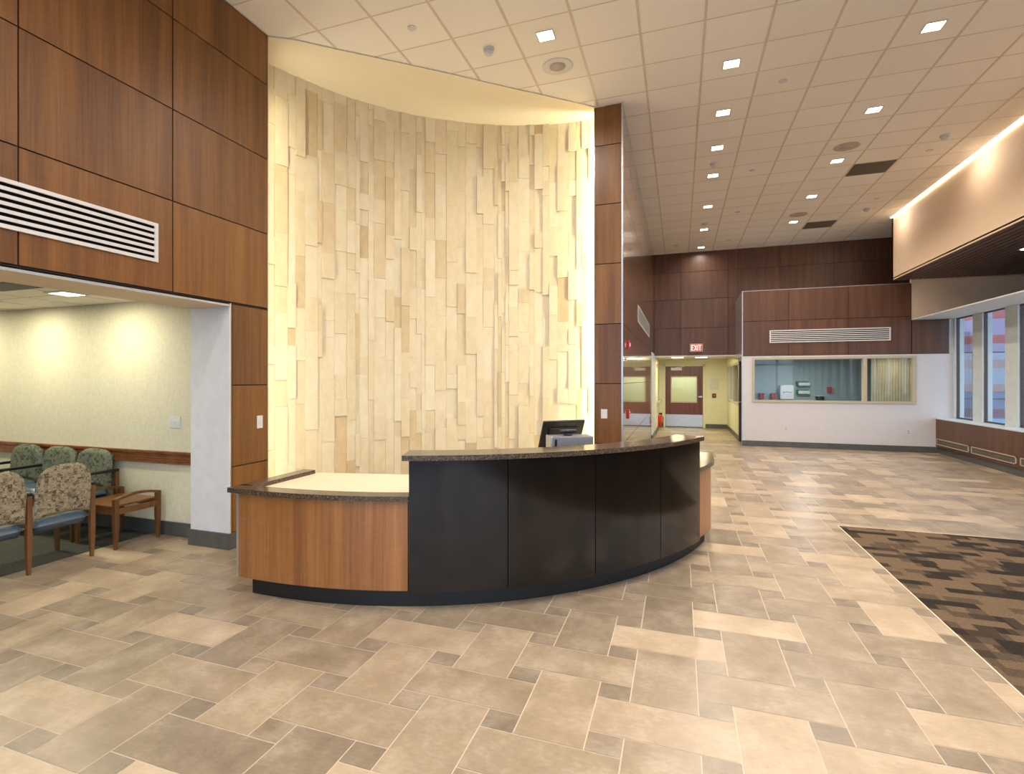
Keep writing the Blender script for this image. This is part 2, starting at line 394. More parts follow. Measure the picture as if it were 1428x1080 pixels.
def stone():
    mb = MB(); rnd = random.Random(3)
    a0, a1 = math.radians(172), math.radians(86.8)
    # backing
    ang = [a0+(a1-a0)*k/60 for k in range(61)]
    R2 = NR+.03
    for p, q in zip(ang[:-1], ang[1:]):
        mb.face([(NC[0]+R2*math.cos(p), NC[1]+R2*math.sin(p), 0), (NC[0]+R2*math.cos(q), NC[1]+R2*math.sin(q), 0),
                 (NC[0]+R2*math.cos(q), NC[1]+R2*math.sin(q), ZC), (NC[0]+R2*math.cos(p), NC[1]+R2*math.sin(p), ZC)], 0, .1)
    a = a0
    while a > a1+.012:
        w = rnd.choice([.05, .07, .09, .11, .13, .15, .15])
        b = max(a-w/NR, a1); z = -rnd.random()*.6
        while z < ZC-.014:
            h = rnd.choice([.2, .3, .4, .5, .6, .75]); z0, z1 = max(z, 0), min(z+h, ZC-.014)
            if z1 > z0+.01:
                d = rnd.choice([0, .002, .005, .008, .012, .016, .022]); t = rnd.random()
                t = t if rnd.random() < .3 else .35+.5*t
                r = NR-d; g = .0007
                P = []
                for rr in (r, NR+.03):
                    for th in (a-g/NR, b+g/NR):
                        P.append((NC[0]+rr*math.cos(th), NC[1]+rr*math.sin(th)))
                v = [(P[0][0], P[0][1], z0+g), (P[1][0], P[1][1], z0+g), (P[1][0], P[1][1], z1-g), (P[0][0], P[0][1], z1-g),
                     (P[2][0], P[2][1], z0+g), (P[3][0], P[3][1], z0+g), (P[3][0], P[3][1], z1-g), (P[2][0], P[2][1], z1-g)]
                mb.mesh(v, [(0, 1, 2, 3), (0, 4, 5, 1), (3, 2, 6, 7), (0, 3, 7, 4), (1, 5, 6, 2)], 0, t)
            z += h
        a = b
    return mb.build('wall_niche', M['stone'])
struct(stone())
# ---- left wall (wood clad, with opening to the waiting area)
mb = MB()
VJ = [YB, -1.98, -.98, .02, 1.02, 2.02, 3.037, 4.045]
panels(mb, 'x', XL, VJ, [2.296]+HJ[4:])
panels(mb, 'x', XL, [3.61, 4.045], [.15]+HJ[1:4])
mb.box(XL-.05, XL-.012, YB, 4.04, 2.285, ZC, 1); mb.box(XL-.05, XL-.012, 3.61, 4.04, .0, 2.285, 1)
mb.box(XL-.48, XL-.05, YB, 3.60, 2.285, ZC, 2)
mb.box(XL-.48, XL-.05, 3.60, 4.04, 0, ZC, 2)
mb.box(XL-.05, XL+.002, 4.04, 4.047, .0, ZC-.006, 3)
mb.box(XL-.05, XL+.001, 3.592, 3.605, .15, 2.285, 3)
mb.box(XL-.5, XL-.02, YB, 3.60, 2.256, 2.276, 4); mb.box(XL-.02, XL+.006, YB, 3.60, 2.254, 2.272, 3)
struct(mb.build('wall_left', [M['cherry'], M['joint'], M['white'], M['alu'], M['cream']]))
mb = MB(); mb.box(XL-.48, XL, 3.585, 3.602, .0, 2.26, 0)
struct(mb.build('wall_jamb', M['white']))
mb = MB(); mb.box(XL-.5, XL+.012, 3.572, 3.59, 0, .15); mb.box(XL-.0, XL+.012, 3.59, 4.05, 0, .15)
struct(mb.build('baseboard_jamb', M['slate'], bevel=.002))
# ---- waiting area shell
def m_wallpaper():
    t = NT('woven_wallpaper'); a = t.noise(t.coord((1, 1, .2)), 90, 2); b = t.noise(t.coord((.3, 1, 1)), 90, 2)
    t.set('Base Color', t.ramp(t.math('MULTIPLY_ADD', a, .5, t.math('MULTIPLY', b, .5)), [(.4, srgb(206, 200, 172)), (.6, srgb(216, 210, 184))])); t.set('Roughness', .8)
    return t.m
M['wallpaper'] = m_wallpaper()
mb = MB(); mb.box(-9.2, -4.40, 3.74, 3.84, 0, 2.42); struct(mb.build('wall_waiting_rear', M['wallpaper']))
mb = MB(); mb.box(-9.3, -9.2, YB, 3.84, 0, 2.42); struct(mb.build('wall_waiting_left', M['wallpaper']))
mb = MB(); mb.box(-9.2, XL-.5, 3.722, 3.74, 0, .14); struct(mb.build('baseboard_waiting', M['slate'], bevel=.002))
mb = MB()
for z0, z1, d in ((.725, .748, .03), (.752, .772, .026), (.776, .796, .026), (.80, .82, .026), (.824, .848, .034)): mb.box(-9.2, -4.43, 3.74-d, 3.74, z0, z1)
mb.box(-9.2, -4.43, 3.728, 3.74, .725, .84, 1)
struct(mb.build('trim_chair_rail', [M['rail_wood'], M['cream']]))
mb = MB(); mb.box(-9.2, XL-.48, YB, 3.84, 2.39, 2.46)
for k in range(10):
    x = -4.9-.61*k; mb.box(x-.01, x+.01, YB, 3.74, 2.387, 2.391, 1)
for k in range(13):
    y = 3.2-.53*k; mb.box(-9.2, -4.43, y-.006, y+.006, 2.388, 2.391, 1)
struct(mb.build('ceiling_waiting', [M['ctile'], M['tee']]))
# ---- partition wall: column end face + glossy flank
mb = MB()
panels(mb, 'y', 6.42, [-1.028, -.688], HJ, sgn=-1)
mb.box(-1.028, -.688, 6.438, 6.46, 0, ZC, 1)
mb.box(-1.034, -1.026, 6.415, 6.46, 0, ZC-.002, 3); mb.box(-.690, XP+.002, 6.412, 6.46, 0, ZC-.002, 3)
VP = [6.46, 7.45, 8.47, 9.49, 10.51, 11.53, 12.55, 13.45]
panels(mb, 'x', XP, VP, HJ, mat=2, G=.003, thick=.005)
mb.box(XP-.04, XP-.004, 6.46, 13.45, 0, ZC, 1)
mb.box(-1.02, XP-.04, 6.46, 6.52, 0, ZC, 4)
mb.box(-.78, XP-.04, 6.52, 14.0, 0, ZC, 4)
mb.box(-.78, XP, 13.45, YF, 2.28, ZC, 2, .4); mb.box(-.78, XP+.01, 13.45, YF+.1, 0, 2.28, 4)
struct(mb.build('wall_partition', [M['cherry'], M['joint'], M['cherry_gloss'], M['alu'], M['white']]))
mb = MB(); mb.box(XP-.01, XP+.022, 13.44, YF+.1, 0, .13); mb.box(-1.04, -.68, 6.40, 6.42, 0, .13)
struct(mb.build('baseboard_partition', M['slate'], bevel=.002))
# ---- far wall
mb = MB()
panels(mb, 'y', YF, [XP, .031, 1.251, 1.48], [2.235, 2.985, 3.77, 4.52, ZC-.004], sgn=-1)
panels(mb, 'y', YF, [1.48, 2.49, 3.71, 4.93, 5.5], [3.0, 3.77, 4.52, ZC-.004], sgn=-1)
mb.box(-.8, 5.6, YF+.012, YF+.06, 2.23, ZC+.04, 1); mb.box(5.5, 5.6, YX+.1, YF, 2.23, ZC, 1)
mb.box(-.78, 1.48, YF, YF+.3, 2.205, 2.232, 2)
struct(mb.build('wall_far', [M['cherry_far'], M['joint'], M['white']]))
# ---- corridor
YE = 17.4
mb = MB()
mb.box(-.78, -.64, YF+.1, YE, 0, 2.3)                      # left side
mb.box(-.78, -.50, YE, YE+.1, 0, 2.3); mb.box(.79, 1.6, YE, YE+.1, 0, 2.3); mb.box(-.5, .79, YE, YE+.1, 2.06, 2.3)
struct(mb.build('wall_corridor', M['yellowwall']))
mb = MB(); mb.box(-.8, 1.7, YF+.06, YE+.1, 2.22, 2.3); struct(mb.build('ceiling_corridor', M['cream']))
mb = MB(); mb.box(.80, 1.46, YE-.015, YE, 0, .13); mb.box(-.64, -.50, YE-.015, YE, 0, .13); mb.box(-.64, -.625, YF+.1, YE, 0, .13); mb.box(1.435, 1.45, 14.0, YE, 0, .13)
struct(mb.build('baseboard_corridor', M['slate']))
# corridor right wall with side lights
mb = MB()
mb.box(1.45, 1.55, 13.95, YE, 0, .94); mb.box(1.45, 1.55, 13.95, YE, 1.98, 2.3)
mb.box(1.45, 1.55, 16.95, YE, .94, 1.98)
struct(mb.build('wall_corridor_right', M['yellowwall']))
mb = MB()
for y in (13.95, 15.35, 16.9): mb.box(1.43, 1.56, y, y+.09, .92, 2.0)
mb.box(1.43, 1.56, 13.95, 16.95, .90, .96); mb.box(1.43, 1.56, 13.95, 16.95, 1.96, 2.02)
mb.face([(1.49, 14.0, .94), (1.49, 16.95, .94), (1.49, 16.95, 1.98), (1.49, 14.0, 1.98)], 1)
struct(mb.build('window_4', [M['tanframe'], M['glass']]))
mb = MB(); mb.box(1.43, 1.56, 13.07, 13.17, 0, 2.1); mb.box(1.43, 1.56, 13.85, 13.95, 0, 2.1); mb.box(1.43, 1.56, 13.07, 13.95, 2.02, 2.12)
struct(mb.build('door_frame_bronze', M['bronze']))
d = MB(); d.box(1.48, 1.52, 13.17, 13.85, .01, 2.02); dr = struct(d.build('door_2', M['bronze'], bevel=.003))
d = MB(); d.box(1.40, 1.48, 13.74, 13.76, 1.0, 1.02); d.box(1.40, 1.42, 13.62, 13.76, 1.0, 1.02); d.build('door_handle', M['steel'], dr)
# end door
mb = MB(); mb.box(-.50, -.44, YE-.03, YE+.1, 0, 2.06); mb.box(.725, .79, YE-.03, YE+.1, 0, 2.06); mb.box(-.50, .79, YE-.03, YE+.1, 2.0, 2.06)
struct(mb.build('trim_door_frame', M['yellowwall'], bevel=.003))
d = MB(); y0, y1 = YE+.0, YE+.045
d.box(-.44, .725, y0, y1, .01, .83); d.box(-.44, .725, y0, y1, 1.66, 2.0); d.box(-.44, -.25, y0, y1, .83, 1.66); d.box(.53, .725, y0, y1, .83, 1.66)
door = struct(d.build('door_1', M['door_wood']))
d = MB(); d.box(-.43, .715, y0-.006, y0, .03, .42); d.build('kick_plate', M['steel'], door)
d = MB(); d.face([(-.25, y0+.02, .83), (.53, y0+.02, .83), (.53, y0+.02, 1.66), (-.25, y0+.02, 1.66)]); d.build('glass_pane', M['glass'], door)
d = MB(); d.box(-.27, .55, y0-.008, y0+.01, 1.64, 1.68); d.box(-.27, .55, y0-.008, y0+.01, .81, .85); d.box(-.27, -.24, y0-.008, y0+.01, .83, 1.66); d.box(.52, .55, y0-.008, y0+.01, .83, 1.66)
d.build('glazing_bead', M['tanframe'], door)
d = MB(); d.box(.58, .70, y0-.06, y0-.04, .99, 1.03); d.lathe((.67, y0-.045, 1.01), [(.035, -.012), (.035, .045)], 16, 'Y'); d.build('lever_handle', M['steel'], door)
d = MB(); d.box(-.26, .08, y0-.07, y0, 1.87, 1.96); d.bar((-.1, y0-.04, 1.97), (.15, y0-.16, 1.985), .02, .012); d.build('door_closer', M['metalwhite'], door)
# room glimpsed behind the end door
mb = MB(); mb.box(-1.2, 1.7, YE+1.4, YE+1.45, 0, 2.3); mb.box(-1.25, -1.2, YE+.1, YE+1.45, 0, 2.3); mb.box(1.7, 1.75, YE+.1, YE+1.45, 0, 2.3); mb.box(-1.25, 1.75, YE+.1, YE+1.45, 2.3, 2.34); mb.box(-1.25, 1.75, YE+.1, YE+1.45, -.05, -.002)
struct(mb.build('wall_room_behind_door', M['yellowwall']))
area('room_behind_door_light', (.2, YE+.7, 2.25), .6, 14, (.95, 1, .62))
area('corridor_lamp', (-.05, 15.5, 2.19), .30, 15, (1, .95, .62), sy=.25); area('corridor_lamp', (.60, 15.5, 2.19), .30, 15, (1, .95, .62), sy=.25)
for x, w in ((-.05, 'left'), (.60, 'right')):
    e = empty('corridor_ceiling_light', (x, 15.5, 2.2), f'recessed fluorescent light in the corridor ceiling, {w} of the pair', 'ceiling light', 'corridor ceiling lights')
    b = MB(); b.box(x-.17, x+.17, 15.36, 15.64, 2.212, 2.22); b.build('frame', M['metalwhite'], e)
    b = MB(); b.box(x-.155, x+.155, 15.37, 15.63, 2.206, 2.212); b.build('lens', M['fluor'], e)
# ---- projecting volume with exam room window
YX = 13.05
mb = MB()
panels(mb, 'y', YX, [1.432, 2.40, 3.59, 4.765], [2.13, 2.945, 3.66], sgn=-1)
panels(mb, 'y', YX, [4.775, 5.43], [2.13, 2.86], sgn=-1)
mb.box(1.43, 4.765, YX+.012, YF, 2.125, 3.655, 1); mb.box(4.765, 5.43, YX+.012, YF, 2.125, 2.855, 1)
mb.box(1.412, 1.432, YX-.004, YF, 2.12, 3.668, 2); mb.box(1.412, 4.77, YX-.002, YF, 3.66, 3.67, 2)
struct(mb.build('wall_bulkhead', [M['cherry_far'], M['joint'], M['alu']]))
mb = MB()
X0, X1, Z0, Z1 = 1.633, 4.856, 1.04, 2.09
mb.box(1.42, X0, YX+.01, YX+.13, 0, 2.125); mb.box(X1, XO+.0, YX+.01, YX+.13, 0, 2.125)
mb.box(X0, X1, YX+.01, YX+.13, 0, Z0); mb.box(X0, X1, YX+.01, YX+.13, Z1, 2.125)
mb.box(1.405, 1.425, YX, YX+.03, 0, 2.125, 1)
struct(mb.build('wall_exam_front', [M['whitewall'], M['alu']]))
mb = MB(); mb.box(1.41, 5.235, YX-.006, YX+.01, 0, .13); struct(mb.build('baseboard_exam', M['slate']))
mb = MB(); f = .05
for a, b in ((X0, X0+f), (X1-f, X1), (3.87, 3.87+.075)): mb.box(a, b, YX-.012, YX+.1, Z0+f, Z1-f)
mb.box(X0, X1, YX-.012, YX+.1, Z0, Z0+f); mb.box(X0, X1, YX-.012, YX+.1, Z1-f, Z1)
mb.face([(X0+f, YX+.05, Z0+f), (X1-f, YX+.05, Z0+f), (X1-f, YX+.05, Z1-f), (X0+f, YX+.05, Z1-f)], 1)
struct(mb.build('window_3', [M['tanframe'], M['glass']]))
mb = MB(); mb.box(1.56, 5.5, 15.4, 15.5, 0, 2.5); struct(mb.build('wall_exam_rear', M['teal']))
mb = MB(); mb.box(5.45, 5.55, YX+.13, 15.4, 0, 2.36); struct(mb.build('wall_exam_right', M['teal']))
mb = MB(); mb.box(1.56, 1.6, YX+.13, 15.4, 0, 2.36); struct(mb.build('wall_exam_left', M['teal']))
mb = MB(); mb.box(1.56, 5.5, YX+.13, 15.4, 2.10, 2.12); struct(mb.build('ceiling_exam', M['white']))
area('exam_unseen_light', (2.9, 14.0, 2.09), .5, 20, (.9, .96, 1), sy=.4); area('exam_unseen_light', (4.7, 13.5, 2.09), .25, 3.2, (1, .93, .75))  # second lamp has no fixture, added to brighten the curtain front
mb = MB()   # pleated curtain
pts = [(4.30+k*.055, 13.95+.004*math.sin(k*1.5)) for k in range(21)]
for (a, b), (c, d_) in zip(pts[:-1], pts[1:]): mb.mesh([(a, b, .3), (c, d_, .3), (c, d_, 2.09), (a, b, 2.09), (a, b+.006, .3), (c, d_+.006, .3), (c, d_+.006, 2.09), (a, b+.006, 2.09)], [(0, 1, 2, 3), (4, 7, 6, 5), (0, 3, 7, 4), (1, 5, 6, 2)], 0, .5, True)
tag(mb.build('privacy_curtain', M['curtain']), 'cream curtain behind the right-hand pane of the exam room window', 'curtain')
# exam room wall items (on rear wall at y 15.4)
e = empty('towel_dispenser', (2.75, 15.4, 1.03), 'white paper towel dispenser on the teal wall behind the interior window', 'dispenser')
b = MB(); b.box(2.59, 2.92, 15.18, 15.4, 1.03, 1.42); b.build('body', M['metalwhite'], e, .02)
b = MB(); b.tube([(2.65+.2*t, 15.175, 1.22+.02*math.sin(PI*t)) for t in [k/6 for k in range(7)]], .008); b.build('slot', M['grille'], e)
for z, w in ((1.44, 'upper'), (1.22, 'lower')):
    e = empty('glove_box_holder', (3.16, 15.4, z-.04), f'{w} green glove box holder with white box on the teal wall', 'glove box', 'glove box holders')
    b = MB(); b.box(3.02, 3.30, 15.30, 15.4, z-.05, z-.035); b.box(3.02, 3.04, 15.30, 15.4, z-.05, z+.07); b.box(3.0, 3.30, 15.385, 15.4, z-.05, z+.08); b.build('holder', M['green'], e)
    b = MB(); b.box(3.05, 3.32, 15.29, 15.38, z-.035, z+.05); b.build('box', M['metalwhite'], e, .01)
for x, z, l in ((2.16, 1.06, 'red sharps container at the left end of the exam room window'), (2.44, 1.06, 'red sharps container just left of the white towel dispenser'), (3.79, 1.24, 'small red wall box right of the green glove holders')):
    e = empty('sharps_container', (x, 15.4, z-.02), l, 'container', 'red sharps containers')
    b = MB(); b.box(x-.05, x+.05, 15.3, 15.4, z-.02, z+.1); b.build('body', M['redplastic'], e, .008)
    b = MB(); b.box(x-.055, x-.02, 15.29, 15.4, z+.1, z+.13); b.box(x+.02, x+.055, 15.29, 15.4, z+.1, z+.13); b.build('lid', M['redplastic'], e, .004)
e = empty('equipment', (3.55, 15.4, 1.0), 'pair of small black and white devices low on the teal wall', 'equipment')
b = MB(); b.box(3.47, 3.55, 15.32, 15.4, 1.02, 1.12); b.box(3.57, 3.66, 15.32, 15.4, 1.02, 1.13); b.build('body', M['black'], e, .008)
b = MB(); b.box(3.45, 3.68, 15.31, 15.4, 1.125, 1.14); b.build('cover', M['metalwhite'], e)
# ---- right hand soffit, slatted canopy, window wall
mb = MB(); mb.box(XR, XR+.08, YB, 12.87, 3.71, ZC); mb.box(XR, 7.6, 12.80, 12.87, 3.71, ZC)
struct(mb.build('wall_soffit', M['tan']))
mb = MB(); mb.box(XR-.035, XR-.004, YB, 12.86, ZC-.006, ZC-.002); struct(mb.build('trim_cove_slot', M['lens']))
for y in (12.3, 9.4, 6.6, 3.8, 1.0): area('soffit_wash_lamp', (XR-.36, y, ZC-.015), .35, 7, WARM, (.12, 0, -1))
mb = MB()
x = XR+.01
mb.box(XR+.0, 7.6, YB, 12.86, 3.735, 3.76, 1)
while x < 7.5:
    mb.box(x, x+.085, YB, 12.86, 3.705, 3.73, 0, random.random()); x += .11
struct(mb.build('ceiling_canopy', [M['slat'], M['dark']]))
e = empty('canopy_downlight', (5.35, 10.4, 3.705), 'round white downlight in the dark slatted canopy', 'ceiling light')
b = MB(); b.lathe((5.35, 10.4, 3.70), [(.09, 0), (.09, .01)], 24); b.build('rim', M['metalwhite'], e)
b = MB(); b.lathe((5.35, 10.4, 3.697), [(.065, 0), (.065, .002)], 24); b.build('lens', M['lens'], e)
mb = MB(); mb.box(4.77, 7.6, YX, YX+.1, 3.42, ZC); mb.mesh([(4.77, YX, 2.86), (5.56, YX, 2.87), (7.6, YX, 3.42), (4.77, YX, 3.42), (4.77, YX+.1, 2.86), (5.56, YX+.1, 2.87), (7.6, YX+.1, 3.42), (4.77, YX+.1, 3.42)], [(0, 1, 2, 3), (7, 6, 5, 4), (0, 4, 5, 1), (1, 5, 6, 2)]); mb.box(7.6, 7.7, YB, YX+.1, 3.42, ZC)
struct(mb.build('wall_above_windows', M['tan']))
mb = MB(); mb.box(4.78, 5.6, YB, YX, 2.862, 2.885); mb.mesh([(x, y, z) for y in (YB, YX) for x, z in ((5.6, 2.864), (7.65, 3.40), (7.65, 3.43), (5.6, 2.885))], [(3, 2, 1, 0), (4, 5, 6, 7), (0, 1, 5, 4), (1, 2, 6, 5), (2, 3, 7, 6), (3, 0, 4, 7)]); struct(mb.build('ceiling_window_bay', M['white']))
# kneewall with sill
mb = MB(); mb.box(5.2, 5.24, YB, YX, .14, .73, 0, .4); mb.box(5.24, XO+.1, YB, YX, .0, .7, 1); mb.box(5.235, 5.25, YB, YX, 0, .14, 2)
struct(mb.build('wall_knee', [M['cherry_far'], M['dark'], M['slate']]))
mb = MB(); mb.box(5.185, XO+.1, YB, YX, .73, .752); struct(mb.build('window_sill', M['pier'], bevel=.003))
# piers and panes: gaps in y
panes = [(12.296, 12.977)]
y = 12.0
while y > YB+1: panes.append((y-.74, y-.03)); y -= 1.07
mb = MB(); ys = [YX]
for a, b in panes: ys += [b, a]
ys.append(YB)
for k in range(0, len(ys), 2): mb.box(XO, XO+.16, ys[k+1], ys[k], .75, 2.865)
mb.box(5.435, 5.5, YX+.005, YX+.09, 2.126, 2.862)
struct(mb.build('wall_window_piers', M['pier']))
for k, (a, b) in enumerate(panes):
    m2 = MB()
    m2.box(XO+.03, XO+.08, a, a+.015, .78, 2.84); m2.box(XO+.03, XO+.08, b-.015, b, .78, 2.84); m2.box(XO+.03, XO+.08, a, b, .75, .78); m2.box(XO+.03, XO+.08, a, b, 2.84, 2.865)
    m2.face([(XO+.05, a, .77), (XO+.05, b, .77), (XO+.05, b, 2.85), (XO+.05, a, 2.85)], 1)
    struct(m2.build('window_%d' % (5+k), [M['bronze'], M['glass']]))
# linear grilles in the knee wall
def knee_grille(y0, y1, label):
    e = empty('heating_grille', (5.2, (y0+y1)/2, .19), label, 'grille', 'heating grilles in the wood apron')
    b = MB(); b.box(5.185, 5.2, y0, y1, .305, .318); b.box(5.185, 5.2, y0, y1, .192, .205); b.box(5.185, 5.2, y0, y0+.02, .192, .318); b.box(5.185, 5.2, y1-.02, y1, .192, .318); b.build('frame', M['speaker'], e)
    b = MB(); k = y0+.03
    while k < y1-.02: b.box(5.19, 5.2, k, k+.008, .205, .305); k += .03
    b.box(5.188, 5.2, y0+.02, y1-.02, .25, .256); b.build('louvre', M['grille'], e)
    b = MB(); b.box(5.196, 5.2, y0+.02, y1-.02, .205, .305); b.build('backing', M['slate'], e)
knee_grille(11.748, 13.0, 'linear metal grille in the wood apron nearest the white wall')
knee_grille(10.329, 11.657, 'second linear metal grille along the wood apron under the windows')
knee_grille(8.93, 10.228, 'third linear metal grille in the apron, cut by the photo edge')
# ---- enclosure behind the camera
mb = MB(); mb.box(-9.3, XL, YB-.1, YB, 0, ZC+.1); mb.box(XL, 7.7, YB-.1, YB, 3.95, ZC+.1)
xg = XL
while xg < 7.6: mb.box(xg, xg+.08, YB-.1, YB, 0, 3.95, 1); xg += 1.45
mb.box(XL, 7.7, YB-.1, YB, 0, .12, 1); mb.box(XL, 7.7, YB-.08, YB-.02, 2.3, 2.38, 1)
mb.face([(XL, YB-.05, .12), (7.7, YB-.05, .12), (7.7, YB-.05, 3.95), (XL, YB-.05, 3.95)], 2)
struct(mb.build('wall_rear', [M['cherry_far'], M['alu'], M['glass']]))
# ---- outdoors
mb = MB(); mb.box(5.66, 60, -40, 60, -.3, -.05); mb.box(-40, 5.66, -40, YB-.1, -.3, -.05); struct(mb.build('floor_outdoor_paving', M['ground']))
bld = empty('brick_building', (20, 26, -.05), 'red and lavender striped building seen through the windows', 'building')
b = MB(); b.box(11.7, 46, 26, 36, -.05, 16); b.box(6.5, 11.7, 26.4, 36, -.05, 3.6); b.build('wall', M['brick'], bld)
b = MB(); b.box(11.6, 46.1, 25.9, 36.1, 16, 16.3); b.build('roof_edge', M['white'], bld)
gs = empty('glass_screen', (10.5, 21, -.05), 'glazed screen with thin dark posts outside the windows', 'screen')
b = MB(); [b.box(x, x+.05, 21, 21.05, -.05, 2.5) for x in (8.2, 9.4, 10.6, 11.8)]; b.box(8.2, 11.85, 21, 21.05, 2.46, 2.5); b.box(8.2, 11.85, 21, 21.05, .9, .94); b.build('post_frame', M['bronze'], gs)
b = MB(); b.face([(8.25, 21.025, -.05), (11.8, 21.025, -.05), (11.8, 21.025, 2.46), (8.25, 21.025, 2.46)]); b.build('pane', M['greenglass'], gs)

# ------------------------------------------------------------------ ceiling fixtures
LIGHTS = [(-1.281, 4.927), (.545, 6.013), (.54, 7.08), (.54, 8.127), (.543, 9.21), (.545, 10.836), (.543, 12.469), (.545, 14.13),
          (2.375, 6.005), (2.378, 7.619), (2.38, 9.217), (2.385, 10.855), (2.39, 12.491)]
LBL = ['square downlight above the reception desk beside the curved niche', 'nearest square downlight of the inner ceiling row', 'second square downlight of the inner row, in front of the wood column',
       'third square downlight of the inner row, just before a smoke detector', 'fourth square downlight of the inner row, just past a smoke detector', 'fifth square downlight of the inner row',
       'sixth square downlight of the inner row, second from the far wall', 'last square downlight of the inner row, nearest the far wood wall',
       'nearest square downlight of the outer ceiling row, at upper right', 'second square downlight of the outer row', 'third square downlight of the outer row, between speaker and vent',
       'fourth square downlight of the outer row', 'fifth square downlight of the outer row, nearest the far wall']
s = .078
e0 = empty('square_downlight', (0, 0, ZC-.004), 'x', 'ceiling light', 'square recessed ceiling downlights')
b = MB(); w = .012
for a in ((-s-w, s+w, -s-w, -s), (-s-w, s+w, s, s+w), (-s-w, -s, -s, s), (s, s+w, -s, s)): b.box(a[0], a[1], a[2]*.87, a[3]*.87, ZC-.008, ZC-.0005)
b.v = [(v[0], v[1], v[2]) for v in b.v]; b.build('trim_frame', M['tee'], e0)
b = MB(); b.box(-s, s, -s*.87, s*.87, ZC-.004, ZC-.002); b.build('lens', M['lens'], e0)
for k, ((x, y), l) in enumerate(zip(LIGHTS, LBL)):
    if k == 0: e0.location = (x, y, ZC-.004); e0['label'] = l
    else: dup(e0, (x, y, ZC-.004), l)
ADDED_LAMPS = [(-2.5, .9), (-2.5, -1.3), (-.7, 2.8), (-.7, .8), (-.7, -1.3), (.545, 4.0), (.545, 1.9), (.545, -.3), (2.375, 4.0), (2.375, 1.9), (2.375, -.3), (.9, -2), (2.38, -2)]  # lamps without fixtures, added out of view for more light
for k, (x, y) in enumerate(LIGHTS+ADDED_LAMPS):
    area('downlight_lamp', (x, y, ZC-.012), .14, P_DOWN, WARM, spread=165 if x < 2 else 140).data.energy *= (.35 if y > 14 else .9 if x > 2 else 1)
def disc(name, x, y, prof, mats, label, cat, group, inner=None):
    e = empty(name, (x, y, ZC), label, cat, group)
    b = MB(); b.lathe((x, y, ZC), prof, 28); b.v = [(v[0], y+(v[1]-y)*.87, v[2]) for v in b.v]; b.build('rim', mats[0], e)
    if inner:
        b = MB(); b.lathe((x, y, ZC), inner, 24); b.v = [(v[0], y+(v[1]-y)*.87, v[2]) for v in b.v]; b.build('grille' if 'speaker' in name else 'head', mats[1], e)
for x, y, l in ((-1.281, 5.45, 'round ceiling speaker beside the curved niche'), (2.371, 8.70, 'round ceiling speaker nearer of the two in the outer row'), (2.385, 11.969, 'round ceiling speaker farther of the two in the outer row')):
    disc('ceiling_speaker', x, y, [(.17, -.001), (.172, -.006), (.16, -.010), (.14, -.009)], (M['speaker' if x > 0 else 'metalwhite'], M['speaker']), l, 'speaker', 'round ceiling speakers', [(.09, -.009), (.09, -.0115)])
for x, y, l in ((-1.903, 4.939, 'white smoke detector left of the desk downlight'), (.529, 8.70, 'smoke detector between third and fourth inner downlights'), (.524, 11.975, 'smoke detector between fifth and sixth inner downlights'),
                (-.083, 13.666, 'smoke detector in the far left ceiling corner'), (3.59, 8.738, 'smoke detector near the tan soffit, nearer one'), (3.617, 11.994, 'smoke detector near the tan soffit, farther one')):
    disc('smoke_detector', x, y, [(.06, -.001), (.06, -.02)], (M['white'], M['metalwhite']), l, 'smoke detector', 'smoke detectors', [(.05, -.02), (.048, -.045), (.038, -.06)])
for x, y, l in ((-2.508, 4.40, 'round sprinkler cover left of the white smoke detector'), (1.146, 6.548, 'nearest sprinkler cover between the two light rows'), (1.147, 9.19, 'second sprinkler cover between the light rows'),
                (1.151, 11.385, 'third sprinkler cover between the light rows'), (1.176, 13.618, 'last sprinkler cover between the light rows'), (3.604, 9.236, 'nearest sprinkler cover along the soffit side'),
                (3.599, 11.378, 'middle sprinkler cover along the soffit side'), (3.631, 13.59, 'farthest sprinkler cover along the soffit side')):
    e = empty('sprinkler_cover', (x, y, ZC), l, 'sprinkler', 'concealed sprinkler covers')
    b = MB(); b.lathe((x, y, ZC), [(.045, -.001), (.045, -.007), (.038, -.010)], 20); b.v = [(v[0], y+(v[1]-y)*.87, v[2]) for v in b.v]; b.build('cover_plate', M['metalwhite'], e)
for y, l in ((9.715, 'nearer taupe return air grille in the ceiling'), (12.9, 'farther taupe return air grille in the ceiling')):
    e = empty('return_air_grille', (2.981, y, ZC), l, 'vent', 'ceiling return grilles')
    b = MB(); b.box(2.69, 3.272, y-.25, y+.25, ZC-.004, ZC-.001); b.build('frame', M['grille'], e)
    b = MB(); k = -.24
    while k < .24: b.box(2.70, 3.262, y+k, y+k+.012, ZC-.008, ZC-.004); k += .025
    b.build('louvre', M['grille'], e)
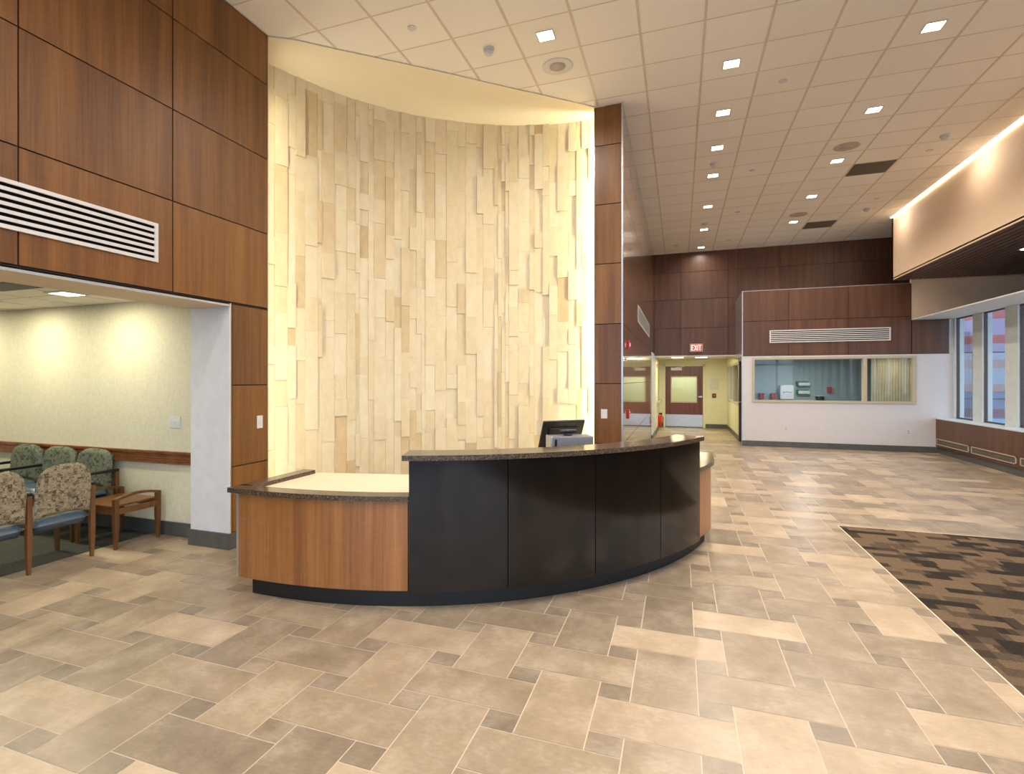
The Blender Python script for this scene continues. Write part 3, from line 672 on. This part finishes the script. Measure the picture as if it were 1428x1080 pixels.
# ---- linear slot diffusers
def diffuser(name, pos, axis, a0, a1, z0, z1, label, n=6, sgn=1):
    e = empty(name, pos, label, 'vent', 'linear slot diffusers')
    def bx(b, p0, p1, q0, q1, d0, d1, m=0):
        f = pos[0] if axis == 'x' else pos[1]
        if axis == 'x': b.box(f+sgn*d0, f+sgn*d1, p0, p1, q0, q1, m)
        else: b.box(p0, p1, f+sgn*d0, f+sgn*d1, q0, q1, m)
    fw = .026 if z1-z0 > .2 else .02
    b = MB(); bx(b, a0, a1, z0, z0+fw, .0, .016); bx(b, a0, a1, z1-fw, z1, .0, .016); bx(b, a0, a0+fw, z0+fw, z1-fw, .0, .016); bx(b, a1-fw, a1, z0+fw, z1-fw, .0, .016); b.build('frame', M['metalwhite'], e)
    b = MB(); bx(b, a0+.01, a1-.01, z0+.01, z1-.01, .001, .003); b.build('slot_backing', M['dark'], e)
    b = MB(); h = (z1-z0-2*fw)/(2*n-1)
    for k in range(n-1): z = z0+fw+h*(2*k+1); bx(b, a0+fw, a1-fw, z, z+h, .004, .012)
    b.build('blade', M['metalwhite'], e)
diffuser('slot_diffuser', (XL, 1.9, 2.51), 'x', .6, 2.906, 2.51, 2.818, 'long white slot diffuser on the left wood wall above the waiting area opening')
diffuser('slot_diffuser', (3.2, YX, 2.43), 'y', 2.0, 4.387, 2.43, 2.72, 'long white slot diffuser above the interior window', sgn=-1)
e = empty('wall_register', (XP, 10.8, 2.56), 'white bar grille on the glossy partition wall beside the corridor', 'vent')
b = MB(); y0, y1, z0, z1 = 8.843, 12.3, 2.565, 2.86
for q in ((y0, y1, z0, z0+.02), (y0, y1, z1-.02, z1), (y0, y0+.06, z0, z1), (y1-.06, y1, z0, z1)): b.box(XP, XP+.005, *q)
b.build('frame', M['metalwhite'], e)
b = MB(); b.box(XP+.0005, XP+.003, y0, y1, z0, z1); b.build('backing', M['dark'], e)
b = MB()
for k in range(1, 7): b.box(XP+.003, XP+.0045, y0, y1, z0+.04*k, z0+.04*k+.009)
k = y0+.2
while k < y1: b.box(XP+.003, XP+.0045, k, k+.035, z0+.02, z1-.02); k += .36
b.build('blade', M['metalwhite'], e)
# ---- exit sign
e = empty('exit_sign', (.438, YF, 2.32), 'red lit EXIT sign on the dark wood wall above the corridor', 'sign')
b = MB(); b.box(.273, .604, YF-.05, YF-.0, 2.323, 2.548); b.build('housing', M['speaker'], e, .006)
b = MB(); b.box(.30, .577, YF-.054, YF-.05, 2.345, 2.526); b.build('face', M['exitface'], e)
b = MB(); yb, yf = YF-.060, YF-.054
def stroke(x0, z0, x1, z1, w=.017): b.bar((x0, (yb+yf)/2, z0), (x1, (yb+yf)/2, z1), .006, w, up=(0, 0, 1) if abs(x1-x0) > 1e-6 and abs(z1-z0) < 1e-6 else (1, 0, 0)) if False else b.mesh(*_st(x0, z0, x1, z1, w))
def _st(x0, z0, x1, z1, w):
    dx, dz = x1-x0, z1-z0; L = math.hypot(dx, dz); nx, nz = -dz/L*w/2, dx/L*w/2
    q = [(x0+nx, z0+nz), (x1+nx, z1+nz), (x1-nx, z1-nz), (x0-nx, z0-nz)]
    v = [(p[0], yb, p[1]) for p in q]+[(p[0], yf, p[1]) for p in q]
    return v, [(0, 1, 2, 3), (7, 6, 5, 4), (0, 4, 5, 1), (1, 5, 6, 2), (2, 6, 7, 3), (3, 7, 4, 0)]
za, zb_ = 2.372, 2.50; zm = (za+zb_)/2
stroke(.322, za-.008, .322, zb_+.008); stroke(.322, za, .372, za); stroke(.322, zm, .366, zm); stroke(.322, zb_, .372, zb_)
stroke(.390, za-.006, .450, zb_+.006); stroke(.390, zb_+.006, .450, za-.006)
stroke(.478, za-.008, .478, zb_+.008)
stroke(.530, za-.008, .530, zb_); stroke(.500, zb_, .560, zb_)
b.build('lettering', M['exitred'], e)
# ---- wall plates
def plate(loc, axis, w, h, label, group, name='light_switch', holes=1, sgn=1):
    x, y, z = loc
    e = empty(name, loc, label, 'switch' if 'switch' in name else 'outlet', group)
    b = MB()
    if axis == 'x': b.box(x, x+sgn*.006, y-w/2, y+w/2, z-h/2, z+h/2)
    else: b.box(x-w/2, x+w/2, y, y+sgn*.006, z-h/2, z+h/2)
    b.build('plate', M['metalwhite'], e, .002)
    for k in range(holes):
        b = MB()
        o = (k-(holes-1)/2)*.05
        if name == 'power_outlet':
            for dz in (-.022, .022): b.box(x-.016, x+.016, y+sgn*.006, y+sgn*.009, z+dz-.014, z+dz+.014)
        elif axis == 'x': b.box(x+sgn*.006, x+sgn*.012, y+o-.010, y+o+.010, z-.022, z+.022)
        else: b.box(x+o-.008, x+o+.008, y+sgn*.006, y+sgn*.014, z-.012, z+.012)
        b.build('toggle' if 'switch' in name else 'socket', M['speaker' if name == 'power_outlet' else 'white'], e)
plate((XL, 3.937, 1.157), 'x', .07, .125, 'white switch plate on the wood wall left of the niche', 'wall plates')
plate((-.905, 6.42, 1.14), 'y', .08, .118, 'white switch plate on the wood column right of the niche', 'wall plates', sgn=-1)
plate((-4.83, 3.74, 1.148), 'y', .155, .118, 'white triple switch plate on the waiting area wall', 'wall plates', holes=3, sgn=-1)
plate((2.343, YX+.01, .444), 'y', .085, .13, 'left white power outlet below the interior window', 'power outlets', 'power_outlet', sgn=-1)
plate((4.714, YX+.01, .431), 'y', .1, .13, 'right white power outlet below the interior window', 'power outlets', 'power_outlet', sgn=-1)
# ---- fire alarm devices etc
def alarm(name, x, y, z, label, sx=1):
    e = empty(name, (x, y, z-.06), label, 'fire alarm', 'red fire alarm devices')
    b = MB(); b.box(x, x+.022, y-.05, y+.05, z-.062, z+.062); b.build('housing', M['red'], e, .006)
    b = MB(); b.box(x+.022, x+.036, y-.025, y+.025, z-.03, z+.02) if 'strobe' in name else b.box(x+.022, x+.032, y-.03, y+.03, z+.02, z+.035); b.build('strobe_lens' if 'strobe' in name else 'pull_bar', M['white'], e, .004)
alarm('fire_alarm_strobe', XP, 7.08, 2.06, 'red fire alarm strobe high on the partition edge')
alarm('fire_pull_station', XP, 7.08, 1.10, 'red fire alarm pull station low on the partition edge')
alarm('fire_alarm_strobe', -.64, 15.5, 1.98, 'red fire alarm strobe just inside the corridor')
e = empty('fire_extinguisher', (-.56, 16.2, .15), 'red fire extinguisher on the left wall of the corridor', 'fire extinguisher')
b = MB(); b.lathe((-.565, 16.2, .12), [(.05, 0), (.062, .02), (.062, .30), (.045, .36), (.02, .38)], 20); b.build('cylinder', M['red'], e)
b = MB(); b.box(-.60, -.50, 16.18, 16.22, .50, .54); b.tube([(-.53, 16.2, .50), (-.48, 16.2, .40), (-.49, 16.2, .2)], .012); b.build('valve', M['black'], e)
b = MB(); b.box(-.525, -.499, 16.17, 16.23, .26, .42); b.build('tag', M['yellow'], e)
e = empty('handrail', (-.60, 16.3, .85), 'yellowish handrail on the left wall of the corridor', 'handrail')
b = MB(); b.box(-.60, -.56, 15.4, 17.2, .84, .92); b.build('rail', M['tanframe'], e, .01)
for y in (15.7, 16.9): b = MB(); b.box(-.64, -.59, y-.02, y+.02, .86, .90); b.build('bracket', M['steel'], e)
e = empty('notice_board', (1.08, YE, 1.4), 'small pale framed notice on the corridor end wall', 'notice')
b = MB(); b.box(.93, 1.19, YE-.02, YE, 1.26, 1.58); b.build('frame', M['steel'], e, .003)
b = MB(); b.box(.945, 1.175, YE-.023, YE-.02, 1.28, 1.565); b.build('sheet', M['wallpaper'], e)
e = empty('alarm_keypad', (1.06, YE, 1.0), 'small dark red wall device right of the corridor door', 'wall device')
b = MB(); b.box(1.0, 1.12, YE-.03, YE, .98, 1.12); b.build('housing', M['bronze'], e, .005)
b = MB(); b.box(1.03, 1.09, YE-.034, YE-.03, 1.02, 1.08); b.build('button', M['redplastic'], e)
# ---- waiting area ceiling fixtures
for x, y, l in ((-5.45, 3.15, 'recessed square light in the waiting area ceiling nearest the opening'), (-6.75, 3.15, 'recessed square light in the waiting area ceiling at the left edge')):
    e = empty('recessed_light', (x, y, 2.39), l, 'ceiling light', 'waiting area recessed lights')
    b = MB(); b.box(x-.13, x+.13, y-.11, y-.09, 2.375, 2.388); b.box(x-.13, x+.13, y+.09, y+.11, 2.375, 2.388); b.box(x-.13, x-.11, y-.09, y+.09, 2.375, 2.388); b.box(x+.11, x+.13, y-.09, y+.09, 2.375, 2.388); b.build('frame', M['metalwhite'], e)
    b = MB(); b.box(x-.11, x+.11, y-.09, y+.09, 2.382, 2.386); b.build('lens', M['fluor'], e)
for x in (-5.45, -6.75, -8.1): area('waiting_lamp', (x, 3.15, 2.372), .2, 14, (1, .94, .72), (0, .15, -1), spread=170)
for x in (-5.8, -7.8):
    for y in (.8, -1.4): area('waiting_lamp', (x, y, 2.37), .2, 8, (1, .93, .68))
e = empty('waiting_return_grille', (-5.5, 2.85, 2.385), 'dark grey return grille in the waiting area ceiling', 'vent')
b = MB(); b.box(-5.85, -5.24, 2.62, 2.88, 2.38, 2.388); b.build('frame', M['grille'], e)
b = MB(); [b.box(-5.83, -5.26, 2.64+.03*k, 2.65+.03*k, 2.376, 2.38) for k in range(8)]; b.build('louvre', M['slate'], e)

# ------------------------------------------------------------------ reception desk
CO = [-0.00556, 0.03602, -0.24556, 0.6119, -3.79226]; A = math.radians(39)
EU = (math.cos(A), math.sin(A)); EN = (math.sin(A), -math.cos(A))
def pv(u): return (((CO[0]*u+CO[1])*u+CO[2])*u+CO[3])*u+CO[4]
def pd(u): return ((4*CO[0]*u+3*CO[1])*u+2*CO[2])*u+CO[3]
def DP(u, o):
    uu = min(u, 3.5); d = pd(uu); L = math.hypot(d, 1); a, b = uu-d/L*o, pv(uu)+o/L
    x, y = EU[0]*a+EN[0]*b, EU[1]*a+EN[1]*b
    if u > 3.5: x += .02*(u-3.5)/.58; y += (u-3.5)
    return (x, y)
def strip(mb, u0, u1, o0, o1, z0, z1, n=24, mat=0, tone=.5):
    us = [u0+(u1-u0)*k/n for k in range(n+1)]
    v = []
    for u in us:
        a, b = DP(u, o0), DP(u, o1); v += [(a[0], a[1], z0), (b[0], b[1], z0), (b[0], b[1], z1), (a[0], a[1], z1)]
    for smooth, idx in ((True, ((1, 2),)), (True, ((3, 0),)), (False, ((0, 1), (2, 3)))):
        fs = []
        for k in range(n):
            for p, q in idx: fs.append((4*k+p, 4*k+q, 4*k+4+q, 4*k+4+p))
        mb.mesh(v, fs, mat, tone, smooth)
    mb.mesh(v, [(0, 1, 2, 3), (4*n+3, 4*n+2, 4*n+1, 4*n)], mat, tone)
dc = DP(1.5, -.2)
desk = empty('reception_desk', (dc[0], dc[1], 0), 'curved reception desk with glossy black front, cherry ends and granite counters', 'desk')
b = MB(); strip(b, -.49, 3.95, -.10, .0, 0, .14, 48); lx, ly = DP(-.49, 0); b.box(lx+.0, lx+.05, ly, ly+.68, 0, .14); b.build('toe_kick', M['toe'], desk)
b = MB(); strip(b, -.545, .56, .02, .06, .132, .752, 20, tone=.3); b.build('left_front_panel', M['desk_wood'], desk)
b = MB(); strip(b, 3.12, 4.06, .02, .06, .132, .752, 20, tone=.7); b.build('right_front_panel', M['desk_wood'], desk)
lx, ly = DP(-.545, .06)
b = MB(); b.box(lx, lx+.03, ly+.01, ly+.74, .132, .752, 0, .6); b.build('end_panel', M['desk_wood'], desk)
b = MB(); b.box(lx-.012, lx+.006, ly-.004, ly+.014, .132, .752); b.build('edge_trim', M['alu'], desk)
US = [.57, 1.21, 1.87, 2.52, 3.12]
for k in range(4):
    b = MB(); strip(b, US[k]+.003, US[k+1]-.003, .05, .09, .132, 1.03, 16, tone=.2+.2*k); b.build('front_panel', M['espresso'], desk)
b = MB(); strip(b, .572, 3.118, -.04, .048, .14, 1.03, 30); b.build('core_wall', M['toe'], desk)
b = MB(); strip(b, .535, 3.14, -.14, .12, 1.03, 1.066, 40); b.build('transaction_counter', M['granite'], desk, .004)
b = MB(); strip(b, -.60, .57, -.04, .09, .748, .784, 24); 
l0 = DP(-.60, .09); b.box(l0[0], l0[0]+.12, l0[1]+.10, l0[1]+.80, .748, .784); b.build('granite_curb', M['granite'], desk, .003)
b = MB(); strip(b, 3.12, 4.08, -.30, .09, .748, .784, 24); b.build('side_counter', M['granite'], desk, .003)
wp = [(l0[0]+.11, l0[1]+.125)]+[DP(-.42+3.54*k/40, -.035) for k in range(41)]+[DP(3.12-3.02*k/30, -.86) for k in range(31)]+[(l0[0]+.11, l0[1]+.84)]
b = MB(); b.prism(wp, .725, .752); b.build('work_surface', M['laminate'], desk)
for u in (.6, 3.05):
    p, q = DP(u, -.04), DP(u, -.70); b = MB(); b.bar((p[0], p[1], .36), (q[0], q[1], .36), .03, .72); b.build('support_panel', M['desk_wood'], desk)
# ---- computer
mo = empty('computer_monitor', (-1.03, 4.52, .752), 'black flat computer monitor seen from behind on the reception desk', 'monitor')
c = Vector((-1.03, 4.52, 1.055)); rt = Vector((.728, .664, 0)).normalized(); back = Vector((.664, -.728, 0)).normalized(); up = (Vector((0, 0, 1))-.25*back).normalized(); up = (Vector((0, 0, 1))+back*.42).normalized()
nrm = rt.cross(up).normalized()
def ob(b, o, sx, sy, sz):
    v = [o+rt*i*sx/2+nrm*j*sy/2+up*k*sz/2 for k in (-1, 1) for j in (-1, 1) for i in (-1, 1)]
    b.mesh(v, [(0, 2, 3, 1), (4, 5, 7, 6), (0, 1, 5, 4), (2, 6, 7, 3), (0, 4, 6, 2), (1, 3, 7, 5)])
b = MB(); ob(b, c, .43, .022, .33); b.build('back_shell', M['black'], mo, .008)
b = MB(); ob(b, c+nrm*.018, .30, .02, .2); b.build('rear_bulge', M['black'], mo, .008)
b = MB(); b.bar(c+nrm*.03+up*-.02, Vector((c.x, c.y, .76))+nrm*.08, .07, .025); b.build('stand_neck', M['black'], mo, .004)
b = MB(); b.lathe((c.x+nrm.x*.06, c.y+nrm.y*.06, .752), [(.09, 0), (.09, .012), (.07, .018)], 28); b.build('stand_base', M['black'], mo)
cp = empty('desktop_computer', (-.90, 4.22, .752), 'grey desktop computer case standing behind the black counter', 'computer')
r2 = Vector((.88, .47, 0)).normalized(); n2 = Vector((.47, -.88, 0)).normalized()
def ob2(b, o, sx, sy, sz):
    v = [o+r2*i*sx/2+n2*j*sy/2+Vector((0, 0, k*sz/2)) for k in (-1, 1) for j in (-1, 1) for i in (-1, 1)]
    b.mesh(v, [(0, 2, 3, 1), (4, 5, 7, 6), (0, 1, 5, 4), (2, 6, 7, 3), (0, 4, 6, 2), (1, 3, 7, 5)])
cc = Vector((-.885, 4.24, .926))
b = MB(); ob2(b, cc, .36, .17, .346); b.build('case', M['greyplastic'], cp, .012)
b = MB(); ob2(b, cc-r2*.186, .02, .175, .35); b.build('silver_bezel', M['alu'], cp, .008)
b = MB(); ob2(b, cc-r2*.150+n2*.086, .02, .003, .30); b.build('vent_strip', M['black'], cp)
wc = empty('webcam', (-.90, 4.25, 1.10), 'small black webcam lying on top of the grey computer case', 'webcam')
k = Vector((-.905, 4.23, 1.10)); b = MB(); b.lathe((k.x, k.y, k.z), [(.035, 0), (.04, .006), (.03, .012)], 20); b.build('foot', M['black'], wc)
b = MB(); b.tube([k+r2*t+Vector((0, 0, .034)) for t in (-.075, -.05, .05, .075)], .018, 14); b.build('body', M['black'], wc)

# ------------------------------------------------------------------ waiting area furniture
def cushion(mb, pts_fn, nu, nv, thick_dir, t, mat=0):
    """soft pad: grid (u,v) with both faces bulging along thick_dir"""
    top = []; bot = []; d = Vector(thick_dir)
    for j in range(nv+1):
        for i in range(nu+1):
            u, v = i/nu, j/nv; p = Vector(pts_fn(u, v)); e = min(u, 1-u, v, 1-v)
            k = min(1, e/.09); k = math.sqrt(max(0, 1-(1-k)**2))
            top.append(p+d*t*.5*k); bot.append(p-d*t*.5*k)
    n = len(top); v_ = top+bot; f = []
    for j in range(nv):
        for i in range(nu):
            a = j*(nu+1)+i; q = (a, a+1, a+nu+2, a+nu+1); f.append(q); f.append(tuple(n+x for x in q[::-1]))
    mb.mesh(v_, f, mat, .5, True)
def legpost(b, x, y, z1, w=.042, wy=.036, foot=.028):
    fy = foot*.86
    v = [(x+i*foot/2, y+j*fy/2, 0) for i, j in ((-1, -1), (1, -1), (1, 1), (-1, 1))]+[(x+i*w/2, y+j*wy/2, .22) for i, j in ((-1, -1), (1, -1), (1, 1), (-1, 1))]+[(x+i*w/2, y+j*wy/2, z1) for i, j in ((-1, -1), (1, -1), (1, 1), (-1, 1))]
    f = [(3, 2, 1, 0), (8, 9, 10, 11)]
    for o in (0, 4): f += [(o+k, o+(k+1) % 4, o+4+(k+1) % 4, o+4+k) for k in range(4)]
    b.mesh(v, f, 0, random.random())
def backshape(u, v, z0, z1, w, arch=.05, sag=.03):
    """outline of a waiting chair back: domed top with round shoulders, arched lower edge. returns (lateral, height)"""
    s = 2*u-1
    k = max(0, (v-.55)/.45); lat = s*w/2*(1-.20*k*k*abs(s)**2)
    top = z1-arch*abs(s)**3.2; bot = z0+sag*(1-s*s)
    return lat, bot+(top-bot)*v
def bench_near():
    e = empty('gang_chair', (-5.2, 2.4, 0), 'waiting room seating pair in beige squares fabric, seen from behind', 'chair', None)
    xb, xf = -4.975, -5.44
    for yc, w in ((2.84, .415), (2.375, .415)):
        b = MB(); cushion(b, lambda u, v: (xb+.01+.035*v, yc+backshape(u, v, .42, .865, w, .065)[0], backshape(u, v, .42, .865, w, .065)[1]), 22, 18, (1, 0, 0), .07); b.build('backrest', M['fab_back'], e)
        b = MB(); cushion(b, lambda u, v: (xf+(xb-xf)*u*1.02, yc-.2+.4*v, .40-.03*u), 16, 16, (0, 0, 1), .11); b.build('seat', M['seatblue'], e)
    for y in (3.07, 2.61, 2.15):
        b = MB(); legpost(b, xb, y, .635); b.build('leg', M['chair_wood'], e, .004)
        b = MB(); legpost(b, xf, y, .635); b.build('leg', M['chair_wood'], e, .004)
        b = MB(); b.bar((xf-.02, y, .65), (xb+.02, y, .65), .04, .03); b.build('armrest', M['black'], e, .008)
        b = MB(); b.bar((xf, y, .34), (xb, y, .34), .025, .05); b.build('side_rail', M['chair_wood'], e)
bench_near()
def bench_far():
    e = empty('gang_chair', (-6.5, 3.45, 0), 'row of waiting room seats in green squares fabric against the rear wall', 'chair', None)
    yb, yf = 3.66, 3.26
    for xc in (-6.94, -6.39, -5.84):
        w = .53
        b = MB(); cushion(b, lambda u, v: (xc+backshape(u, v, .44, .85, w, .05)[0], yb-.045+.03*v, backshape(u, v, .44, .85, w, .05)[1]), 20, 16, (0, 1, 0), .07); b.build('backrest', M['fab_front'], e)
        b = MB(); cushion(b, lambda u, v: (xc-.24+.48*u, yf+(yb-yf)*v*.9, .42-.02*v), 14, 14, (0, 0, 1), .11); b.build('seat', M['seatblue'], e)
    for x in (-7.23, -6.665, -5.56):
        b = MB(); legpost(b, x, yb, .62); b.build('leg', M['chair_wood'], e, .004)
        b = MB(); legpost(b, x, yf, .62); b.build('leg', M['chair_wood'], e, .004)
        b = MB(); b.bar((x, yf-.02, .635), (x, yb+.02, .635), .045, .028); b.build('armrest', M['black'], e, .008)
    b = MB(); b.box(-7.23, -5.56, yf+.02, yf+.04, .30, .35); b.box(-7.23, -5.56, yb-.04, yb-.02, .30, .35); b.build('beam', M['chair_wood'], e)
bench_far()
tb = empty('end_table', (-5.2, 3.44, 0), 'wooden end table with arched side rails beside the waiting seats', 'table')
xa, xb, ya, yb = -5.47, -4.945, 3.25, 3.645
for x in (xa, xb):
    for y in (ya, yb):
        b = MB(); legpost(b, x, y, .47, .045, .04); b.build('leg', M['chair_wood'], tb, .004)
    b = MB()
    pts = [(x, ya+(yb-ya)*t, .462+.03*math.sin(PI*t)) for t in [k/10 for k in range(11)]]
    for p, q in zip(pts[:-1], pts[1:]): b.bar(p, q, .042, .022, tone=.4)
    b.build('arched_rail', M['chair_wood'], tb)
    b = MB(); b.box(x-.012, x+.012, ya, yb, .32, .375); b.build('apron', M['chair_wood'], tb, .002)
for y in (ya, yb):
    b = MB(); b.box(xa, xb, y-.01, y+.01, .32, .385); b.build('apron', M['chair_wood'], tb, .002)
b = MB(); b.box(xa+.015, xb-.022, ya-.015, yb+.012, .385, .405, 0, .8); b.build('table_top', M['chair_wood'], tb, .003)
